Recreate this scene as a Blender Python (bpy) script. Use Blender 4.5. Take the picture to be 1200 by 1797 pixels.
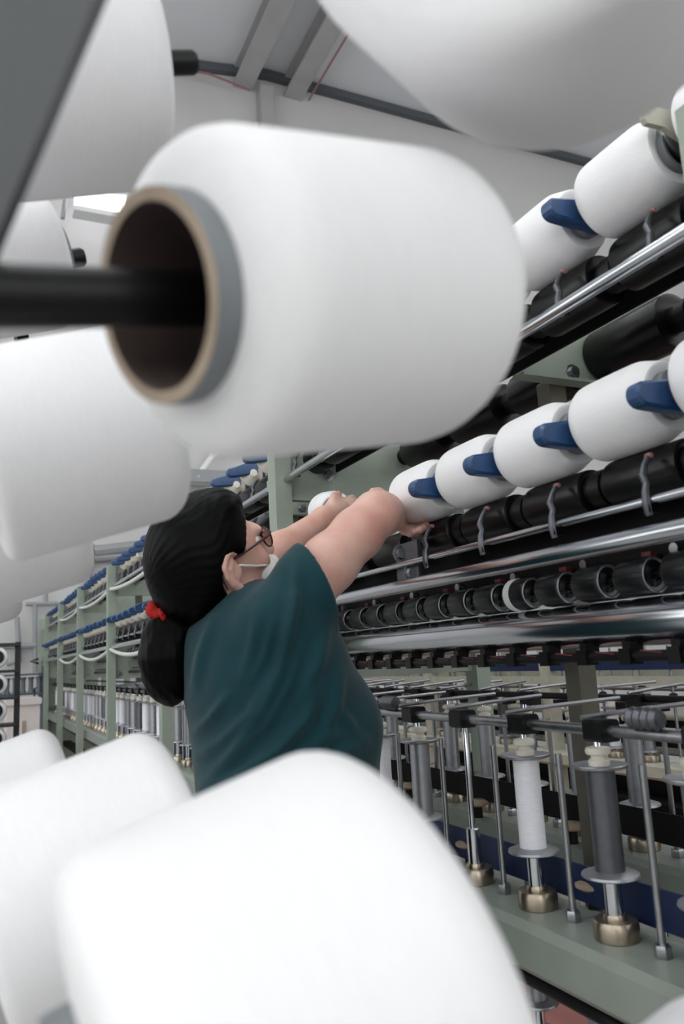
import bpy, bmesh, math, random
import numpy as np
from mathutils import Vector, Matrix
random.seed(7); np.random.seed(7)
PI = math.pi

for o in list(bpy.data.objects): bpy.data.objects.remove(o, do_unlink=True)
scene = bpy.context.scene
COL = scene.collection

# ------------------------------------------------------------------ camera
W, H, FPX = 1200.0, 1797.0, 1400.0
CAM = np.array([0.0, 0.0, 1.22])
YAW, PITCH, ROLL = map(math.radians, (25.25, 10.3, 3.0))
cw = np.array([math.sin(YAW)*math.cos(PITCH), math.cos(YAW)*math.cos(PITCH), math.sin(PITCH)])
r0 = np.array([math.cos(YAW), -math.sin(YAW), 0.0]); u0 = np.cross(r0, cw)
cr = r0*math.cos(ROLL) - u0*math.sin(ROLL)
cu = u0*math.cos(ROLL) + r0*math.sin(ROLL)
def at(x, y, D):                     # measured point of the photograph at a given distance -> world
    return CAM + (cw + cr*(x-W/2)/FPX - cu*(y-H/2)/FPX)*D
def cdir(r, u, w): v = cr*r+cu*u+cw*w; return v/np.linalg.norm(v)

cd = bpy.data.cameras.new('camera'); cam = bpy.data.objects.new('camera', cd); COL.objects.link(cam)
cd.sensor_fit = 'VERTICAL'; cd.sensor_height = 36.0; cd.lens = 36.0*FPX/H
cd.clip_start = 0.02; cd.clip_end = 100
cam.matrix_world = Matrix(((cr[0], cu[0], -cw[0], CAM[0]), (cr[1], cu[1], -cw[1], CAM[1]),
                           (cr[2], cu[2], -cw[2], CAM[2]), (0, 0, 0, 1)))
cd.dof.use_dof = True; cd.dof.focus_distance = 2.0; cd.dof.aperture_fstop = 5.4
scene.camera = cam

# ------------------------------------------------------------------ world + exposure (lamps are built with the hall)
world = bpy.data.worlds.new('world'); scene.world = world; world.use_nodes = True
world.node_tree.nodes['Background'].inputs[0].default_value = (0.75, 0.8, 0.9, 1)
world.node_tree.nodes['Background'].inputs[1].default_value = 0.6
LAMP_POWER = 13.2
FILL_POWER = 1.9  # strength of the added fill panes
scene.view_settings.view_transform = 'Standard'; scene.view_settings.look = 'None'
scene.view_settings.gamma = 1; scene.view_settings.use_curve_mapping = False
scene.view_settings.exposure = 0.0

# ------------------------------------------------------------------ materials
def s2l(c): return tuple(((v/255)/12.92 if v/255 <= .04045 else ((v/255+.055)/1.055)**2.4) for v in c)
MATS = {}
def mat(name, rgb, rough=.5, metal=0.0, noise=0.0, nscale=30, bump=0.0, bscale=80, spec=None, trans=0, emit=None, estr=0,
        stretch=None, coat=0, sss=0, sheen=0, col2=None, alpha=1):
    m = bpy.data.materials.new(name); m.use_nodes = True; MATS[name] = m
    nt = m.node_tree; b = nt.nodes['Principled BSDF']; c = s2l(rgb)
    b.inputs['Base Color'].default_value = (*c, 1); b.inputs['Roughness'].default_value = rough
    b.inputs['Metallic'].default_value = metal
    if spec is not None: b.inputs['Specular IOR Level'].default_value = spec
    if trans: b.inputs['Transmission Weight'].default_value = trans
    if coat: b.inputs['Coat Weight'].default_value = coat; b.inputs['Coat Roughness'].default_value = .1
    if sss: b.inputs['Subsurface Weight'].default_value = sss; b.inputs['Subsurface Radius'].default_value = (.01, .004, .002)
    if sheen: b.inputs['Sheen Weight'].default_value = sheen
    if emit: b.inputs['Emission Color'].default_value = (*s2l(emit), 1); b.inputs['Emission Strength'].default_value = estr
    tc = nt.nodes.new('ShaderNodeTexCoord'); mp = nt.nodes.new('ShaderNodeMapping')
    nt.links.new(tc.outputs['Object'], mp.inputs[0])
    if stretch: mp.inputs['Scale'].default_value = stretch
    if noise:
        n = nt.nodes.new('ShaderNodeTexNoise'); n.inputs['Scale'].default_value = nscale; n.inputs['Detail'].default_value = 5
        nt.links.new(mp.outputs[0], n.inputs['Vector'])
        mx = nt.nodes.new('ShaderNodeMix'); mx.data_type = 'RGBA'
        c2 = s2l(col2) if col2 else tuple(v*(1-noise) for v in c)
        mx.inputs['A'].default_value = (*c, 1); mx.inputs['B'].default_value = (*c2, 1)
        rp = nt.nodes.new('ShaderNodeMapRange'); rp.inputs['From Min'].default_value = .35; rp.inputs['From Max'].default_value = .7
        nt.links.new(n.outputs['Fac'], rp.inputs['Value']); nt.links.new(rp.outputs[0], mx.inputs['Factor'])
        nt.links.new(mx.outputs['Result'], b.inputs['Base Color'])
    if bump:
        n2 = nt.nodes.new('ShaderNodeTexNoise'); n2.inputs['Scale'].default_value = bscale; n2.inputs['Detail'].default_value = 3
        nt.links.new(mp.outputs[0], n2.inputs['Vector'])
        bp = nt.nodes.new('ShaderNodeBump'); bp.inputs['Strength'].default_value = bump; bp.inputs['Distance'].default_value = .002
        nt.links.new(n2.outputs['Fac'], bp.inputs['Height']); nt.links.new(bp.outputs[0], b.inputs['Normal'])
    return m
mat('yarn', (236, 235, 238), .75, noise=.03, nscale=60, bump=.25, bscale=160, stretch=(1, 1, 8), spec=.25, sheen=.2)
mat('bobbin_yarn', (232, 232, 240), .6, noise=.08, nscale=80, bump=.3, bscale=200, stretch=(1, 1, 6))
mat('cardboard', (176, 158, 140), .85, noise=.2, nscale=40)
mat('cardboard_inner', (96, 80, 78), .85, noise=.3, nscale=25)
mat('tube_grey', (120, 124, 128), .6, noise=.15, nscale=50)
mat('black_plastic', (10, 10, 12), .4, noise=.3, nscale=30, spec=.3)
mat('black_rubber', (17, 20, 24), .3, noise=.25, nscale=40)
mat('black_drum', (6, 6, 8), .3, noise=.3, nscale=20, spec=.35)
mat('dark_metal', (40, 40, 44), .4, .7, noise=.3, nscale=30)
mat('chrome', (205, 208, 214), .16, 1.0, noise=.12, nscale=25, stretch=(1, .2, 1))
mat('steel', (170, 172, 176), .3, 1.0, noise=.2, nscale=40)
mat('warm_steel', (176, 164, 148), .3, 1.0, noise=.3, nscale=30)
mat('aluminium', (168, 170, 176), .42, .9, noise=.15, nscale=60)
mat('dull_aluminium', (104, 106, 112), .4, .85, noise=.15, nscale=60)
mat('machine_green', (150, 160, 148), .45, noise=.14, nscale=9, bump=.05)
mat('column_olive', (98, 95, 84), .5, noise=.25, nscale=12)
mat('deck_green', (138, 146, 138), .36, noise=.14, nscale=10, bump=.05)
mat('blue_lever', (32, 70, 118), .32, noise=.25, nscale=60, coat=.2)
mat('navy', (20, 40, 82), .5, noise=.25, nscale=20)
mat('cream', (186, 184, 168), .5, noise=.15, nscale=30)
mat('ceramic', (226, 220, 208), .4)
mat('pink_tip', (150, 96, 98), .4)
mat('dark_red', (96, 30, 40), .5)
mat('hose', (214, 216, 212), .45)
mat('wall', (204, 202, 203), .9, noise=.06, nscale=.6)
mat('ceiling', (228, 231, 236), .8, noise=.05, nscale=.8)
mat('roof_beam', (178, 176, 178), .6, noise=.1, nscale=2)
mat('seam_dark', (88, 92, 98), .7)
mat('floor', (160, 158, 155), .4, noise=.14, nscale=3)
mat('floor_pink', (188, 126, 121), .35, noise=.12, nscale=3)
mat('post_grey', (80, 82, 84), .6, noise=.1, nscale=6)
mat('skin', (220, 182, 168), .5, noise=.14, nscale=14, col2=(206, 152, 138), sss=.1, spec=.35, bump=.08, bscale=200)
mat('hair', (2, 2, 4), .42, noise=.3, nscale=40, bump=.25, bscale=90, stretch=(1, 1, .12), spec=.09)
mat('shirt', (17, 60, 68), .85, noise=.16, nscale=11, bump=.35, bscale=35, sheen=.15, spec=.2)
mat('trousers', (30, 32, 44), .85, noise=.2, nscale=12)
mat('shoe', (26, 26, 28), .5)
mat('mask', (238, 238, 236), .8, bump=.2, bscale=120)
mat('scrunchie', (200, 34, 28), .8, noise=.4, nscale=80, bump=.6, bscale=120)
mat('glasses', (64, 24, 28), .25)
mat('lens', (240, 244, 246), .03, trans=1.0)
mat('lamp_diffuser', (255, 255, 255), .5, emit=(251, 255, 253), estr=LAMP_POWER)
mat('lamp_housing', (230, 230, 232), .5)
mat('daylight', (255, 255, 255), .4, emit=(252, 255, 253), estr=FILL_POWER)  # glow of the unseen panes added as fill light
mat('window_glow', (255, 255, 255), .4, emit=(250, 252, 255), estr=3.0)
mat('bin_white', (226, 216, 214), .6, noise=.08, nscale=5)
mat('rack_black', (30, 30, 34), .5)
mat('rack_blue', (70, 88, 110), .6, noise=.2, nscale=8)
mat('pipe_grey', (150, 152, 156), .5)
mat('red_wire', (150, 108, 110), .5)
mat('shade_dark', (10, 10, 12), .6, noise=.3, nscale=12, spec=.2)  # for black parts, and for sheets that stand for shade
M = MATS

# ------------------------------------------------------------------ mesh helpers
class MB:
    def __init__(s): s.v = []; s.f = []; s.mi = []; s.sm = []; s.mats = []
    def _m(s, m):
        if m not in s.mats: s.mats.append(m)
        return s.mats.index(m)
    def add(s, vs, fs, m, smooth=True):
        o = len(s.v); s.v += [tuple(map(float, p)) for p in vs]; k = s._m(m)
        for f in fs: s.f.append([i+o for i in f]); s.mi.append(k); s.sm.append(smooth)
        return s
    def box(s, a, b, m):
        (x0, y0, z0), (x1, y1, z1) = a, b
        return s.add([(x0,y0,z0),(x1,y0,z0),(x1,y1,z0),(x0,y1,z0),(x0,y0,z1),(x1,y0,z1),(x1,y1,z1),(x0,y1,z1)],
            [(0,3,2,1),(4,5,6,7),(0,1,5,4),(1,2,6,5),(2,3,7,6),(3,0,4,7)], m, False)
    def bbox(s, a, b, m, bev=.004):      # chamfered box (chamfered along Y)
        (x0, y0, z0), (x1, y1, z1) = a, b; e = bev
        pr = [(x0+e,z0),(x1-e,z0),(x1,z0+e),(x1,z1-e),(x1-e,z1),(x0+e,z1),(x0,z1-e),(x0,z0+e)]
        vs = [(x,y0,z) for x,z in pr]+[(x,y1,z) for x,z in pr]; n = 8
        return s.add(vs, [(i,(i+1)%n,(i+1)%n+n,i+n) for i in range(n)]+[tuple(range(n)), tuple(range(2*n-1,n-1,-1))], m, False)
    def prism(s, poly, z0, z1, m, axis='z'):   # extruded outline, with bevelled look kept simple
        n = len(poly)
        def p3(p, t):
            if axis == 'z': return (p[0], p[1], t)
            if axis == 'y': return (p[0], t, p[1])
            return (t, p[0], p[1])
        vs = [p3(p, z0) for p in poly]+[p3(p, z1) for p in poly]
        return s.add(vs, [(i,(i+1)%n,(i+1)%n+n,i+n) for i in range(n)]+[tuple(range(n-1,-1,-1)), tuple(range(n,2*n))], m, False)
    def lathe(s, prof, m, seg=24, axis='z', c=(0,0,0), close=False):
        # prof: list of (r, t[, mat])
        rings = []; vs = []; fs = []
        for p in prof:
            r, t = p[0], p[1]
            if r < 1e-6: rings.append([len(vs)]); vs.append((0,0,t))
            else:
                rings.append(list(range(len(vs), len(vs)+seg)))
                vs += [(r*math.cos(2*PI*i/seg), r*math.sin(2*PI*i/seg), t) for i in range(seg)]
        groups = {}
        n = len(rings)
        for i in range(n-1 if not close else n):
            A, B = rings[i], rings[(i+1) % n]; fl = []
            for k in range(seg):
                k2 = (k+1) % seg
                if len(A) == 1 and len(B) == 1: continue
                if len(A) == 1: fl.append((A[0], B[k2], B[k]))
                elif len(B) == 1: fl.append((A[k], A[k2], B[0]))
                else: fl.append((A[k], A[k2], B[k2], B[k]))
            mm = prof[i][2] if len(prof[i]) > 2 else m
            groups.setdefault(mm, []).extend(fl)
        def tr(p):
            x, y, z = p
            if axis == 'y': x, y, z = y, z, x
            elif axis == 'x': x, y, z = z, x, y
            return (x+c[0], y+c[1], z+c[2])
        o = len(s.v); s.v += [tr(p) for p in vs]
        for mm, fl in groups.items():
            k = s._m(mm)
            for f in fl: s.f.append([i+o for i in f]); s.mi.append(k); s.sm.append(True)
        return s
    def tube(s, pts, r, m, seg=10, caps=True):
        pts = [np.array(p, float) for p in pts]; n = len(pts)
        rs = r if isinstance(r, (list, tuple)) else [r]*n
        vs = []; fs = []; prev = None
        for i in range(n):
            t = pts[min(i+1, n-1)]-pts[max(i-1, 0)]; t = t/np.linalg.norm(t)
            if prev is None:
                a = np.array([0,0,1.]) if abs(t[2]) < .9 else np.array([1.,0,0])
                x = np.cross(t, a)
            else: x = prev-t*(prev@t)
            x = x/np.linalg.norm(x); prev = x; y = np.cross(t, x)
            vs += [pts[i]+rs[i]*(x*math.cos(2*PI*k/seg)+y*math.sin(2*PI*k/seg)) for k in range(seg)]
        for i in range(n-1):
            for k in range(seg):
                k2 = (k+1) % seg
                fs.append((i*seg+k, i*seg+k2, (i+1)*seg+k2, (i+1)*seg+k))
        s.add(vs, fs, m, True)
        if caps:
            s.add(vs[:seg], [tuple(range(seg-1,-1,-1))], m, False); s.add(vs[-seg:], [tuple(range(seg))], m, False)
        return s
    def mesh(s, name):
        me = bpy.data.meshes.new(name); me.from_pydata(s.v, [], s.f)
        for m in s.mats: me.materials.append(M[m])
        me.polygons.foreach_set('material_index', s.mi); me.polygons.foreach_set('use_smooth', s.sm)
        me.update()
        bm = bmesh.new(); bm.from_mesh(me); bmesh.ops.recalc_face_normals(bm, faces=bm.faces)
        for e in bm.edges:
            if len(e.link_faces) == 2 and e.calc_face_angle(0) > math.radians(38): e.smooth = False
        bm.to_mesh(me); bm.free()
        return me
def link(name, me, parent=None, loc=None, mw=None):
    o = bpy.data.objects.new(name, me); COL.objects.link(o)
    if parent is not None: o.parent = parent
    if loc is not None: o.location = tuple(map(float, loc))
    if mw is not None: o.matrix_basis = mw
    return o
def tag(o, label=None, cat=None, group=None, kind=None):
    if label: o['label'] = label
    if cat: o['category'] = cat
    if group: o['group'] = group
    if kind: o['kind'] = kind
    return o
def empty(name, loc=(0,0,0)):
    o = bpy.data.objects.new(name, None); COL.objects.link(o); o.location = tuple(map(float, loc)); o.empty_display_size = .05
    return o
def copy_tree(o, parent=None, kids=None):
    c = o.copy(); COL.objects.link(c); c.parent = parent
    for ch in list(o.children): copy_tree(ch, c)
    return c
def frame(z_axis, up=(0, 0, 1)):         # rotation whose local Z is z_axis
    z = Vector(z_axis).normalized(); x = Vector(up).cross(z)
    if x.length < 1e-4: x = Vector((1, 0, 0))
    x.normalize(); y = z.cross(x)
    return Matrix((x, y, z)).transposed().to_4x4()

ZC = 1.22
# ================================================================== THE HALL
X0, X1, Y0, Y1, ZR = -7.0, 16.0, -6.0, 11.2, 11.0
RX = 4.25                                              # ridge line
def struct(name, mb, label): return tag(link(name, mb.mesh(name)), label, name.split('_')[0], kind='structure')
struct('floor', MB().box((X0,Y0,-.1),(X1,Y1,0),'floor'), 'grey concrete factory floor')
struct('floor_paint', MB().box((.95,.2,0),(2.2,Y1-1,.004),'floor_pink'), 'pinkish red painted floor strip under the machines')
struct('wall_far', MB().box((X0,Y1,0),(X1,Y1+.2,ZR+.5),'wall'), 'pale grey plastered end wall of the hall')
struct('wall_near', MB().box((X0,Y0-.2,0),(X1,Y0,ZR+.5),'wall'), 'pale wall behind the viewer')
struct('wall_left', MB().box((X0-.2,Y0,0),(X0,Y1,ZR+.5),'wall'), 'pale wall along the left of the hall')
struct('wall_right', MB().box((X1,Y0,0),(X1+.2,Y1,ZR+.5),'wall'), 'pale wall along the right of the hall')
for i, x in enumerate((-5.2, -1.4, 2.4, 6.2, 10.0)):           # tall unseen windows added as fill light behind the viewer
    w = struct('window_%d' % (i+1), MB().box((x-1.5,Y0,1.6),(x+1.5,Y0+.03,6.4),'daylight'), 'tall daylit window in the wall behind the viewer')
    link('frame', MB().box((x-1.6,Y0,1.5),(x+1.6,Y0+.06,1.6),'lamp_housing').box((x-1.6,Y0,6.4),(x+1.6,Y0+.06,6.5),'lamp_housing').box((x-1.6,Y0,1.6),(x-1.5,Y0+.06,6.4),'lamp_housing').box((x+1.5,Y0,1.6),(x+1.6,Y0+.06,6.4),'lamp_housing').box((x-.03,Y0,1.6),(x+.03,Y0+.06,6.4),'lamp_housing').box((x-1.5,Y0,3.97),(x+1.5,Y0+.06,4.03),'lamp_housing').mesh('frame'), w)
for i, y in enumerate((-4.0, -.2, 3.6, 7.4)):                   # more unseen fill panes, added on the left wall
    w = struct('window_%d' % (i+6), MB().box((X0,y-1.5,1.6),(X0+.03,y+1.5,6.4),'daylight'), 'tall daylit window in the left wall')
    link('frame', MB().box((X0,y-1.6,1.5),(X0+.06,y+1.6,1.6),'lamp_housing').box((X0,y-1.6,6.4),(X0+.06,y+1.6,6.5),'lamp_housing').box((X0,y-1.6,1.6),(X0+.06,y-1.5,6.4),'lamp_housing').box((X0,y+1.5,1.6),(X0+.06,y+1.6,6.4),'lamp_housing').box((X0,y-.03,1.6),(X0+.06,y+.03,6.4),'lamp_housing').box((X0,y-1.5,3.97),(X0+.06,y+1.5,4.03),'lamp_housing').mesh('frame'), w)
zl = ZR-(RX-X0)*.16
m = MB(); m.add([(X0,Y0,zl),(RX,Y0,ZR),(RX,Y1,ZR),(X0,Y1,zl),(X0,Y0,zl+.15),(RX,Y0,ZR+.15),(RX,Y1,ZR+.15),(X0,Y1,zl+.15)],
    [(0,1,2,3),(4,7,6,5),(0,4,5,1),(2,6,7,3),(0,3,7,4),(1,5,6,2)], 'ceiling', False)
m.box((RX,Y0,ZR),(X1,Y1,ZR+.15),'ceiling')
struct('ceiling', m, 'light grey sheet metal ceiling that slopes down to the left')
# dark seam trim between wall and ceiling
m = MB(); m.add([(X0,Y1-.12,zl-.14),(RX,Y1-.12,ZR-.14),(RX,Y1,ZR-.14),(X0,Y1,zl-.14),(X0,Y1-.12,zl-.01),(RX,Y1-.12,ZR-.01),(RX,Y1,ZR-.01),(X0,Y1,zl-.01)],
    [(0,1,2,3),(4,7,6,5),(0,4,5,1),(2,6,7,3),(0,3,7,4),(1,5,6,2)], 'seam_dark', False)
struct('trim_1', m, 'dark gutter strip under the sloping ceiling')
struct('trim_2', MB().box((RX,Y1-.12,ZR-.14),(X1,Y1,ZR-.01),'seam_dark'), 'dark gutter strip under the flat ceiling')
# two I-beams along the ridge
for i, x in enumerate((3.85, 4.75)):
    m = MB(); z = ZR-.02 if x > RX else ZR-(RX-x)*.16-.02
    m.box((x-.16,Y0,z-.34),(x+.16,Y1,z-.29),'roof_beam').box((x-.035,Y0,z-.29),(x+.035,Y1,z),'roof_beam').box((x-.16,Y0,z-.05),(x+.16,Y1,z),'roof_beam')
    struct('trim_%d' % (3+i), m, ['pale steel roof beam left of the ridge', 'pale steel roof beam right of the ridge'][i])
m = MB().box((4.1,Y1-.22,0),(4.32,Y1,ZR-.4),'roof_beam'); struct('trim_5', m, 'pale steel column standing against the end wall')
struct('trim_6', MB().box((X0,Y1-.06,6.35),(3.2,Y1,6.5),'seam_dark'), 'dark horizontal rail across the end wall')
tag(link('cable', MB().tube([(3.9,Y1-.25,ZR-.6),(3.2,Y1-.3,ZR-.55),(2.6,Y1-.3,ZR-.62)],.018,'red_wire').tube([(4.95,Y1-.25,ZR-.5),(4.95,4,ZR-.5)],.018,'red_wire').mesh('cable')),
    'thin reddish electric cable running along the roof beams', 'cable')
# ceiling lamps in regular rows over the whole hall
hm = MB().box((-.22,-.9,-.03),(.22,.9,.1),'lamp_housing').mesh('lamp_housing')
dm = MB().box((-.2,-.86,-.055),(.2,.86,-.03),'lamp_diffuser').mesh('lamp_diffuser')
for ix, x in enumerate((-5.2, -2.2, .8, 7.0, 10.0, 13.0)):
    for iy, y in enumerate((-4.6, -1.8, 1.0, 3.8, 6.6)):
        z = (ZR-(RX-x)*.16 if x < RX else ZR)-.12
        e = empty('ceiling_lamp', (x, y, z)); tag(e, 'long white fluorescent ceiling lamp mounted on the hall roof', 'lamp', 'ceiling lamps in rows under the roof')
        link('housing', hm, e); link('diffuser', dm, e)
# one hanging lamp box seen bright against the end wall
e = empty('hanging_lamp', (1.5, Y1-.6, 7.63)); tag(e, 'bright white lamp box hanging before the end wall', 'lamp')
link('housing', MB().box((-.36,-.12,.16),(.36,.12,.22),'lamp_housing').box((-.36,-.12,-.2),(.36,.12,-.13),'lamp_housing').mesh('housing'), e)
link('diffuser', MB().box((-.34,-.1,-.13),(.34,.1,.16),'window_glow').mesh('diffuser'), e)
link('hanger', MB().tube([(.3,0,.2),(.3,0,3.0)],.012,'pipe_grey').tube([(-.43,0,2.5),(-.43,0,.35),(-.5,0,-.3)],.03,'pipe_grey').tube([(-.43,0,.22),(0,0,.22)],.02,'pipe_grey').mesh('hanger'), e)

# ================================================================== THE TWISTING MACHINE
S = .1875                         # spindle spacing
POST0, BAY = 2.08, 1.5
NFRAMES = 6                        # posts at 2.08 ... 9.58
YE = 10.3
mc = empty('twisting_machine', (1.117, .0, 0))
tag(mc, 'long green yarn twisting machine with two package tiers beside the woman', 'machine')
def mpart(name, me, loc=(0,0,0), parent=None, label=None):
    o = link(name, me, parent or mc); l = Vector(tuple(map(float, loc)))
    o.location = l-Vector((1.117,0,0)) if parent is None else l
    if label: o['label'] = label
    return o
PX, BX = .79, 1.41
YA = -.4
# frames: front post, back post, cross plates
post_me = MB().bbox((-.024,-.03,0),(.024,.03,1.86),'machine_green',.004).mesh('post')
plate_me = MB().box((0,-.006,0),(.60,.006,.19),'machine_green').box((0,-.02,0),(.60,-.006,.012),'machine_green').mesh('cross_plate')
plate2_me = MB().box((0,-.006,0),(.60,.006,.22),'machine_green').mesh('cross_plate')
bolt_me = MB().lathe([(0,-.008),(.011,-.008),(.012,-.003),(.012,0),(.018,0),(.018,.003),(0,.003)],'steel',8,'y').mesh('bolt')
frames = [POST0+BAY*i for i in range(-1, NFRAMES)]
for y in frames:
    mpart('post', post_me, (PX, y, 0)); mpart('post', post_me, (BX, y, 0))
    p = mpart('cross_plate', plate_me, (PX+.02, y, 1.664)); 
    for bx, bz in ((.13,.081),(.40,.172)): link('bolt', bolt_me, p, (bx,-.008,bz))
    p = mpart('cross_plate', plate2_me, (PX+.02, y, 1.16))
    for bx, bz in ((.03,.03),(.5,.19)): link('bolt', bolt_me, p, (bx,-.008,bz))
    mpart('foot_plate', MB().box((-.05,-.05,0),(.05,.05,.02),'machine_green').mesh('foot_plate'), (PX,y,0))
# middle supports: olive column and plate half way along each bay
col_me = MB().bbox((-.021,-.02,.02),(.021,.02,1.76),'column_olive',.003).mesh('middle_column')
mp_me = MB().prism([(-.12,0),(.17,0),(.17,.17),(-.02,.15),(-.12,.06)],-.005,.005,'machine_green','y').box((-.12,-.03,-.006),(.17,.005,0),'machine_green').mesh('middle_plate')
for y in [1.25+BAY*i for i in range(0, 4)]:
    mpart('middle_column', col_me, (1.085, y, 0)); p = mpart('middle_plate', mp_me, (1.09, y-.03, 1.752))
    link('bolt', bolt_me, p, (.026,-.006,.022)); link('bolt', bolt_me, p, (.13,-.006,.10))
# decks (spindle beams)
deck_me = MB().bbox((-.075,YA,.70),(.075,YE,.78),'deck_green',.012).mesh('deck_beam')
mpart('deck_beam', deck_me, (.905,0,0)); mpart('deck_beam', deck_me, (1.335,0,0))
mpart('deck_rod', MB().tube([(0,YA,0),(0,YE,0)],.012,'dark_metal').mesh('deck_rod'), (.875,0,.672))
mpart('deck_rod', MB().tube([(0,YA,0),(0,YE,0)],.012,'dark_metal').mesh('deck_rod'), (1.36,0,.672))
low_me = MB().bbox((-.045,YA,.36),(.045,YE,.42),'shade_dark',.008).mesh('lower_beam')
mpart('lower_beam', low_me, (1.09,0,0))
# blue and black drive belts
mpart('drive_belt', MB().box((-.002,YA,-.03),(.002,YE,.03),'navy').mesh('drive_belt'), (.958,0,.822), label='wide navy blue drive belt')
mpart('drive_belt', MB().box((-.002,YA,-.03),(.002,YE,.03),'shade_dark').mesh('drive_belt'), (1.275,0,.85), label='wide black drive belt')
# rails
def rail(name, x, z, r, m, y0=YA, y1=YE, seg=16): return mpart(name, MB().tube([(0,y0,0),(0,y1,0)], r, m, seg).mesh(name), (x,0,z))
rail('upper_chrome_rail', .80, ZC+.628*.80, .0105, 'chrome', seg=20)
rail('thin_rail', .80, ZC+.225*.80, .0062, 'chrome')
rail('chrome_bar', .79, ZC+.169*.79, .0135, 'chrome', seg=20)
rail('clip_rod', .90, ZC-.023*.90, .008, 'dark_metal')
rail('guide_rod', .86, ZC-.148*.86, .0085, 'steel')
rail('guide_rod', 1.31, ZC-.12, .008, 'dark_metal')
CYLX, CYLZ = .925, ZC+.030; CYLR = .0365
rail('draw_cylinder', CYLX, CYLZ, CYLR, 'chrome', seg=40)
rail('draw_cylinder', 1.31, CYLZ, .031, 'chrome', seg=24)
# dark sheets standing for the shade behind the drums
mpart('drum_cover', MB().box((0,YA,0),(.006,YE,.115),'shade_dark').mesh('drum_cover'), (.935,0,ZC+.115), label='black cover sheet behind the drums')
mpart('drum_cover', MB().box((0,YA,0),(.006,YE,.09),'shade_dark').mesh('drum_cover'), (.965,0,ZC+.535))
# threads guides brackets on the shade sheets: red and steel bits between bar and rollers
bit_me = MB().box((-.006,-.009,-.004),(.006,.009,.004),'dark_red').mesh('tension_knob')
knob2 = MB().lathe([(0,-.012),(.008,-.012),(.009,0),(.006,.006),(0,.008)],'steel',10,'x').mesh('tension_screw')
for k in range(-4, 20):
    y = 1.206+S*k
    mpart('tension_knob', bit_me, (.918, y+.05, ZC+.127)); mpart('tension_screw', knob2, (.915, y-.01, ZC+.128))
# package holders --------------------------------------------------
LPX, LPZ = .845, ZC+.382*.845
UPX, UPZ = .87, ZC+.768*.87
LDX, LDZ, LDR = .872, LPZ-.092, .0365
UDX, UDZ, UDR = .905, UPZ-.098, .043
def drum_mesh(r, L):
    return MB().lathe([(0,-L/2),(r*.55,-L/2),(r*.6,-L/2-.0),(r*.86,-L/2+.001),(r*.97,-L/2+.003),(r,-L/2+.008),(r,L/2-.008),(r*.97,L/2-.003),(r*.86,L/2-.001),(r*.5,L/2),(0,L/2)],'black_drum',28,'y').mesh('drive_drum')
ldm, udm, bdm = drum_mesh(LDR,.142), drum_mesh(UDR,.142), drum_mesh(.056,.2)
neck_me = MB().lathe([(.026,-.03),(.026,-.012),(.03,-.012),(.03,.012),(.026,.012),(.026,.03)],'black_plastic',18,'y').mesh('drum_collar')
def lever_mesh():
    m = MB()
    # tongue outline in (x,z), extruded along y with a bevelled rim
    tipx, rootx = -.098, .012
    def outline(g):
        pts = []
        for a in range(0, 9):
            t = PI/2+PI*a/8
            pts.append((tipx+.0165+(.0165-g)*math.cos(t), -.016+(.0165-g)*math.sin(t)))
        pts += [(-.05,-.034+g),(rootx,-.034+g),(rootx,.018-g),(-.05,.006-g)]
        return pts
    A, B = outline(.004), outline(0); n = len(A)
    vs = []
    for pts, y in ((A,-.012),(B,-.008),(B,.008),(A,.012)): vs += [(x,y,z) for x,z in pts]
    fs = [tuple(range(n)), tuple(range(4*n-1,3*n-1,-1))]
    for q in range(3): fs += [(q*n+i,q*n+(i+1)%n,(q+1)*n+(i+1)%n,(q+1)*n+i) for i in range(n)]
    m.add(vs, fs, 'blue_lever', False)
    return m.mesh('package_lever')
lev = lever_mesh()
lev_c = MB().prism([(-.085,-.012),(-.08,-.018),(-.05,-.016),(-.02,-.026),(.012,-.028),(.012,.02),(-.02,.022),(-.035,.012),(-.075,.010),(-.085,.004)],-.004,.004,'cream','y').mesh('package_lever')
arm_me = MB().bbox((.0,-.009,-.012),(.10,.009,.012),'dark_metal',.003).mesh('lever_arm')
chuck_me = MB().lathe([(0,-.004),(.026,-.004),(.033,0),(.034,.006),(.030,.014),(.024,.020),(.012,.022),(.010,.016),(0,.016)],'aluminium',24,'y').mesh('tube_chuck')
cone_me = MB().lathe([(0,-.026),(.012,-.026),(.018,-.02),(.032,-.008),(.041,.0),(.041,.008),(.035,.012),(.012,.014),(.008,.018),(0,.018)],'ceramic',20,'y').mesh('tube_chuck')
guide_me = MB().tube([(-.004,0,-.02),(-.007,0,-.004),(-.006,0,.012),(.0,.003,.022),(-.002,.006,.034),(.008,.01,.05),(.018,.012,.062)],[.005,.006,.0055,.005,.0055,.0042,.004],'dull_aluminium',8).box((-.009,-.005,-.016),(.009,.005,.0),'black_plastic').mesh('yarn_guide')
tip_me = MB().lathe([(0,-.006),(.0035,-.005),(.0045,0),(.0035,.005),(0,.006)],'pink_tip',10,'y').mesh('guide_tip')
PKG0 = 1.372
loaded_low = {-5,-4,-3,-2,-1,0}; loaded_up = {-5,-4,-3,-2,-1,0}
UP0 = 1.145
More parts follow.
